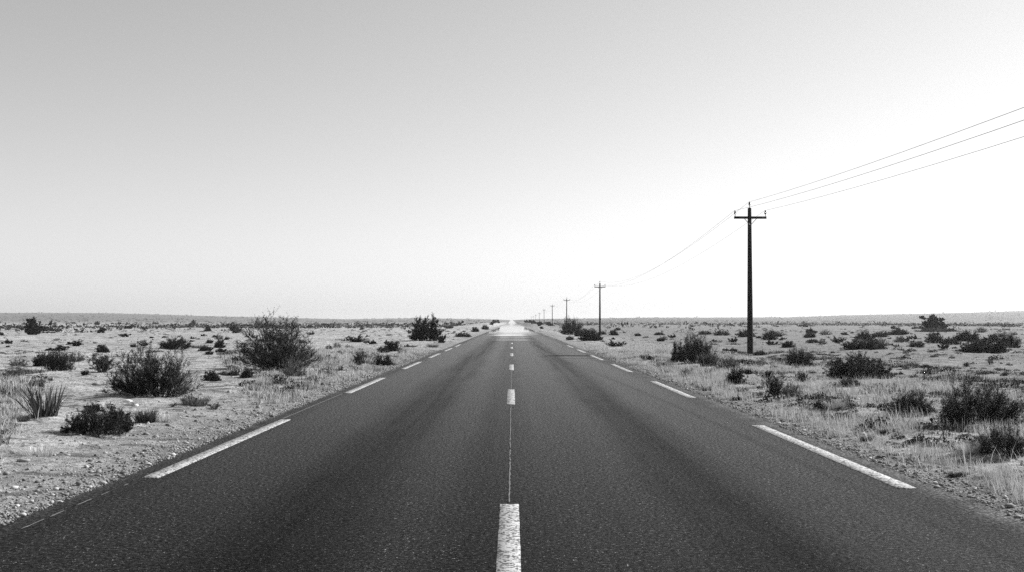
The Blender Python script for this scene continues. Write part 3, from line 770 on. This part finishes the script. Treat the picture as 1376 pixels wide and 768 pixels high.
xa_, ya_ = clumps(1700, -9.5, -4.3, 6.2, 18, 1.0, -.15, 33, 1.7)
grass('withered_grass', xa_, ya_, 34, .06, .0062, .065, .8, M['withered'], 'dark withered grass in the sand at the lower left')
xa_, ya_ = clumps(5200, -13, -3.9, 5.0, 46, 1.7, .0, 24, .9); xb_, yb_ = clumps(4200, 4.0, 14, 5.0, 46, 1.6, .08, 25, .9)
grass('withered_grass', np.concatenate([xa_, xb_]), np.concatenate([ya_, yb_]), 34, .085, .0062, .065, .75, M['withered'], 'dark withered grass matted between the pale tufts along both verges')
x, y = plain_points(5200, 7, 75, 1.6, .8)
ok = fbm(x*.25, y*.25, 33, 3) > .05
grass('dry_plain_grass', x[ok], y[ok], 14, .07, .005, .10, .7, M['dull_straw'], 'sparse dull dry grass in patches over the open plain')
# low dark litter and cushions between the shrubs
xa_, ya_ = plain_points(5200, 6, 190, 1.5, .7); xb_, yb_ = plain_points(7000, 6, 48, 1.3, .9)
x, y = np.concatenate([xa_, xb_]), np.concatenate([ya_, yb_])
ok = fbm(x*.12, y*.12, 57, 3) + rng.normal(0, .2, len(x)) > .0
x, y = x[ok], y[ok]
ok = clear_of_plants(x, y) & (y > 6.8); x, y = x[ok], y[ok]
rep = np.repeat(np.arange(len(x)), 110)
s = np.clip(np.exp(rng.normal(-.75, .5, len(x))), .15, 1.5)[rep]*(1 + y[rep]*.006)
ang, rr = rng.uniform(0, 6.28, len(rep)), np.sqrt(rng.random(len(rep)))
bx, by = x[rep] + np.cos(ang)*rr*.16*s, y[rep] + np.sin(ang)*rr*.10*s
ok = off_road(bx, by, .25)
c3 = np.stack([bx, by, ground_h(bx, by) + (1 - rr**2)*.085*s*rng.random(len(rep))], 1)[ok]; s = s[ok]
V, F = leaves(c3, np.tile(np.array([[0, 0, 1.]]), (len(c3), 1)), .034, .024, .9)
ctr = np.repeat(c3, 4, axis=0); V = ctr + (V - ctr)*np.repeat(s, 4)[:, None]
tag(link('low_ground_cover', new_mesh('low_ground_cover', V, [F]), M['leaf']), 'low dark cushions and litter sprinkled over the plain', 'ground cover', kind='stuff')

# verge shrubs up at the vanishing point stand on the raised bank
for i, (Y_, X_, w_, h_, lab) in enumerate([
    (300, -6.2, 2.2, .9, 'dark shrub on the left bank just below the horizon'),
    (370, -6.8, 3.0, 1.3, 'dark shrub on the left bank crossing the horizon line'),
    (455, -6.5, 3.4, 1.5, 'topmost dark shrub on the left bank at the vanishing point'),
    (250, 6.9, 1.6, .7, 'low dark shrub on the right bank nearest the shining road'),
    (330, 7.2, 3.4, 1.2, 'dark shrub on the right bank just below the horizon'),
    (400, 7.4, 3.2, 1.2, 'dark shrub on the right bank crossing the horizon line'),
    (480, 7.0, 3.6, 1.3, 'topmost dark shrub on the right bank at the vanishing point')]):
    plant('far_mound', 0, 0, 0, 0, SH, lab, SH, 'shrubs along the road banks', at=(X_, Y_, terrain1(X_, Y_)), sz=(w_/1.2, h_/.6))
for px, py, w_, h_, lab in [(726, 435.5, 9, 4, 'far dark shrub clump at the foot of the fifth pole'), (737, 436, 8, 4, 'far dark shrub clump between the fourth and fifth poles'), (741, 437.5, 9, 3, 'low far dark shrub left of the fourth pole foot'), (728, 441, 5, 3, 'tiny lone dark shrub on pale verge below the fifth pole')]:
    plant('far_mound', px, py, w_, h_, SH, lab, SH, GR)

# many small shrubs dotted over the plains
def dots(n, x0, x1, group, label, seed):
    r_ = random.Random(seed); made = 0
    while made < n:
        py = 433.8 + 40*r_.random()**2.2
        px = r_.uniform(x0, x1)
        if abs(px - 687) < 2.9*(py - 432) + 22: continue
        X_, Y_, Z_ = ground_at(px, py)
        if Y_ > 800: continue
        big = r_.random()**2
        k = 1 + (py - 434)/22
        w_ = (2.6 + 5.5*big)*k*.8; h_ = w_*r_.uniform(.32, .6)
        plant(r_.choice(['far_mound', 'far_clump', 'far_clump', 'cushion' if py > 446 else 'far_mound']), px, py, w_, h_, SH, label, SH, group)
        made += 1
dots(120, -10, 655, 'small scrub dotted over the left plain', 'small dark scrub bush dotting the open plain left of the road', 1)
dots(130, 735, 1390, 'small scrub dotted over the right plain', 'small dark scrub bush dotting the open plain right of the road', 2)

# far scrub that reads as one mass
n = 16000
y = 130*np.exp(rng.random(n)*math.log(2250/130)); x = rng.uniform(-.6, .6, n)*y
ok = (np.abs(x) > 12 + y*.005) & (fbm(x*.012, y*.006, 71, 3) + rng.normal(0, .15, n) > -.02)
x, y = x[ok], y[ok]; n = len(x)
rep = np.repeat(np.arange(n), 14)
s = np.exp(rng.normal(-.35, .45, n))[rep]*(.8 + y[rep]*.0006)
c3 = np.stack([x[rep] + rng.normal(0, .42, len(rep))*s, y[rep] + rng.normal(0, .42, len(rep))*s, terrain(x, y)[rep] + rng.uniform(0, .5, len(rep))*s*.8], 1)
V, F = leaves(c3, np.tile(np.array([[0, 0, 1.]]), (len(c3), 1)), .45, .28, 1.2)
ctr = np.repeat(c3, 4, axis=0); V = ctr + (V - ctr)*np.repeat(s, 4)[:, None]
tag(link('distant_scrub', new_mesh('distant_scrub', V, [F]), M['leaf']), 'far dark scrub speckling the plain and the low ridge', 'scrub', kind='stuff')

# a few rocks one can tell apart
def rock(px, py, w, flat, mat, label, seed):
    global rng
    keep = rng; rng = np.random.default_rng(seed)
    X_, Y_, Z_ = ground_at(px, py)
    R_ = w/(FPX/Y_)/2
    import bmesh
    bm = bmesh.new(); bmesh.ops.create_icosphere(bm, subdivisions=3, radius=1)
    for v in bm.verts:
        p = np.array(v.co)
        k = 1 + .35*float(fbm(np.array([p[0]*1.3 + seed]), np.array([p[1]*1.3 + p[2]*1.7]), seed, 3)[0])
        v.co = Vector((p[0]*k, p[1]*k*.8, max(p[2]*k*flat, -.2)))
    me = bpy.data.meshes.new('rock'); bm.to_mesh(me); bm.free()
    Z_ = float(ground_h(np.array([X_]), np.array([Y_]))[0])
    o = link('rock', me, M[mat]); o.location = (X_, Y_, Z_); o.scale = (R_, R_, R_); o.rotation_euler = (0, 0, rng.uniform(0, 6))
    tag(o, label, 'rock'); rng = keep
rock(172, 540, 13, .5, 'pale_rock', 'broken white rock lying left below the big broom shrub', 1)
rock(183, 543, 9, .6, 'pale_rock', 'smaller white rock beside the broken white one at left', 2)
rock(1153, 538, 6, .9, 'pale_rock', 'small white stone in grass below the broad black shrub', 3)
rock(417, 526, 5, .6, 'pale_rock', 'pale stone on the left gravel under the vase shaped shrub', 4)
rock(1309, 655, 9, .45, 'pale_rock', 'flat pale stone at the right road edge near the camera', 5)

# ------------------------------------------------------------------ utility poles and wires
def prism(bm_pts, quads): pass
def lathe(profile, seg=14):
    prof = np.array(profile); a = np.linspace(0, 2*math.pi, seg, endpoint=False)
    V = np.stack([prof[:, None, 0]*np.cos(a), prof[:, None, 0]*np.sin(a), np.repeat(prof[:, 1:2], seg, 1)], -1)
    k = len(prof); idx = np.arange(k*seg).reshape(k, seg); nx = np.roll(idx, -1, 1)
    F = np.stack([idx[:-1], nx[:-1], nx[1:], idx[1:]], -1).reshape(-1, 4)
    return V.reshape(-1, 3), F
def box(c, s):
    c, s = np.array(c, float), np.array(s, float)/2
    V = np.array([[i, j, k] for i in (-1, 1) for j in (-1, 1) for k in (-1, 1)])*s + c
    return V, np.array([[0, 1, 3, 2], [4, 6, 7, 5], [0, 4, 5, 1], [2, 3, 7, 6], [0, 2, 6, 4], [1, 5, 7, 3]])
PH = 6.34
pole = bpy.data.objects.new('utility_pole', None); COL.objects.link(pole)
zz = np.linspace(-.5, PH, 14)
V, F = lathe([(.135 - .055*max(z, 0)/PH, z) for z in zz] + [(.06, PH + .02), (.001, PH + .035)], 16)
link('pole_shaft', new_mesh('pole_shaft', V, [F], True), M['pole'], pole)
V, F = box((0, -.125, PH - .42), (1.40, .09, .10)); link('crossarm', new_mesh('crossarm', V, [F]), M['pole'], pole)
ARMZ = PH - .37
ins = [(0, .0), (.014, 0), (.014, .10), (.035, .10), (.05, .13), (.042, .15), (.03, .155), (.048, .175), (.04, .20), (.028, .215), (.032, .24), (.022, .265), (.001, .27)]
V, F = lathe(ins, 12); insm = new_mesh('insulator', V, [F], True)
for lx, ly, lz in ((-.66, -.125, ARMZ), (.66, -.125, ARMZ), (0, 0, PH + .03)):
    link('insulator', insm, M['insulator'], pole, (lx, ly, lz))
for sgn in (-1, 1):
    a_, b_ = np.array([sgn*.30, -.19, PH - .43]), np.array([sgn*.02, -.12, PH - .74])
    V, F = tubes(np.stack([a_, (a_ + b_)/2, b_])[None], np.full((1, 3), .014), 6)
    link('brace', new_mesh('brace', V, [F]), M['steel'], pole)
SLOPE = 13/FPX
PX1 = (1007.5 - CX)/FPX*43.5
dists = [43.5, 127, 221, 324, 443, 565, 710, 860, 1040]
names = ['nearest tall dark utility pole with crossarm right of the road', 'second utility pole from the camera, rising behind round roadside shrubs', 'third utility pole, its foot hidden behind the tall dark shrub', 'fourth utility pole along the line, thin against the white sky', 'fifth utility pole along the line, rising from a far shrub clump', 'sixth utility pole along the line, hairline thin', 'seventh utility pole along the line, faint above the horizon', 'eighth utility pole along the line, barely visible', 'last utility pole before the vanishing point']
tops = []
for i, Yp in enumerate(dists):
    Xp = PX1 + (Yp - 43.5)*SLOPE
    o = pole if i == 0 else pole.copy()
    if i:
        COL.objects.link(o)
        for ch in list(pole.children):
            c_ = ch.copy(); COL.objects.link(c_); c_.parent = o
    zb = float(ground_h(np.array([Xp]), np.array([float(Yp)]))[0])
    o.location = (Xp, Yp, zb - .01); o.rotation_euler = (0, random.uniform(-.006, .006) if i else .004, -SLOPE)
    tag(o, names[i], 'utility pole', 'utility poles in a line right of the road')
    tops.append((Xp, Yp, zb))
tops = [(PX1 - (43.5 + 45)*SLOPE, -45.0, terrain1(PX1, -45))] + tops
for nm, lx, ly, lz, lab in (('power_cable', 0, 0, PH + .27, 'topmost overhead wire running along the pole tips'), ('power_cable', -.66, -.125, ARMZ + .25, 'overhead wire on the road side end of the crossarms'), ('power_cable', .66, -.125, ARMZ + .25, 'lowest overhead wire on the outer end of the crossarms')):
    pts = []
    for j in range(len(tops) - 1):
        A_, B_ = np.array(tops[j]), np.array(tops[j+1])
        sag = {0: 1.28, -.66: 1.40, .66: 1.26}[lx] if j == 0 else (1.3 if j == 1 else 1.4)
        kk = 30 if j < 3 else 10
        for t in np.linspace(0, 1, kk, endpoint=(j == len(tops) - 2)):
            p = A_*(1-t) + B_*t + np.array([lx, ly, lz]); p[2] -= 4*sag*t*(1-t)
            pts.append(p)
    pts = np.array(pts)[None]
    V, F = tubes(pts, np.full(pts.shape[:2], .0060), 5)
    tag(link(nm, new_mesh(nm, V, [F], True), M['wire']), lab, 'power cable', 'overhead wires')

# ------------------------------------------------------------------ haze
HZM = bpy.data.materials.new('thin_haze'); HZM.use_nodes = True
nt = HZM.node_tree; nt.nodes.clear()
pv = N(nt, 'ShaderNodeVolumePrincipled'); pv.inputs['Color'].default_value = grey(.97); pv.inputs['Density'].default_value = .00016; pv.inputs['Anisotropy'].default_value = .4
out = N(nt, 'ShaderNodeOutputMaterial'); nt.links.new(pv.outputs[0], out.inputs['Volume'])
V, F = box((0, 1950, 14), (7400, 4800, 34))
tag(link('haze', new_mesh('haze', V, [F]), HZM), 'thin pale haze whitening the far plain and the road end', 'haze', kind='stuff')

# ------------------------------------------------------------------ sky, sun, camera
W = bpy.data.worlds.new('World'); S.world = W; W.use_nodes = True
nt = W.node_tree; bg = nt.nodes['Background']
sky = N(nt, 'ShaderNodeTexSky'); sky.sky_type = 'NISHITA'; sky.sun_disc = False
sky.sun_elevation = SUN_EL; sky.sun_rotation = SUN_AZ
sky.altitude = 0; sky.air_density = 1.0; sky.dust_density = 0.4; sky.ozone_density = 1.0
sp = N(nt, 'ShaderNodeSeparateColor'); nt.links.new(sky.outputs[0], sp.inputs[0])
v = math_(nt, 'ADD', math_(nt, 'ADD', math_(nt, 'MULTIPLY', sp.outputs[0], .04), math_(nt, 'MULTIPLY', sp.outputs[1], .50)), math_(nt, 'MULTIPLY', sp.outputs[2], .30))   # black and white film, sensitive to green and blue
cb = N(nt, 'ShaderNodeCombineColor')
for i in range(3): nt.links.new(v, cb.inputs[i])
nt.links.new(cb.outputs[0], bg.inputs[0]); bg.inputs[1].default_value = .10

ld = bpy.data.lights.new('sun', 'SUN'); ld.energy = 5.0; ld.angle = math.radians(.5)
sun = bpy.data.objects.new('sun', ld); COL.objects.link(sun)
to = Vector((math.sin(SUN_AZ)*math.cos(SUN_EL), math.cos(SUN_AZ)*math.cos(SUN_EL), math.sin(SUN_EL)))
sun.rotation_euler = to.to_track_quat('Z', 'Y').to_euler(); sun.location = (60, 20, 60)

cd = bpy.data.cameras.new('camera'); cd.sensor_width = 36; cd.lens = 36*FPX/1376; cd.clip_start = .05; cd.clip_end = 12000
cam = bpy.data.objects.new('camera', cd); COL.objects.link(cam)
cam.location = (0, 0, EYE); cam.rotation_euler = (math.pi/2 + TILT, 0, 0)
S.camera = cam
S.view_settings.view_transform = 'Standard'; S.view_settings.look = 'None'; S.view_settings.gamma = 1
S.view_settings.use_curve_mapping = False; S.view_settings.exposure = 0.76
S.cycles.use_denoising = False
S.cycles.max_bounces = 5; S.cycles.diffuse_bounces = 3
S.cycles.sample_clamp_indirect = 8
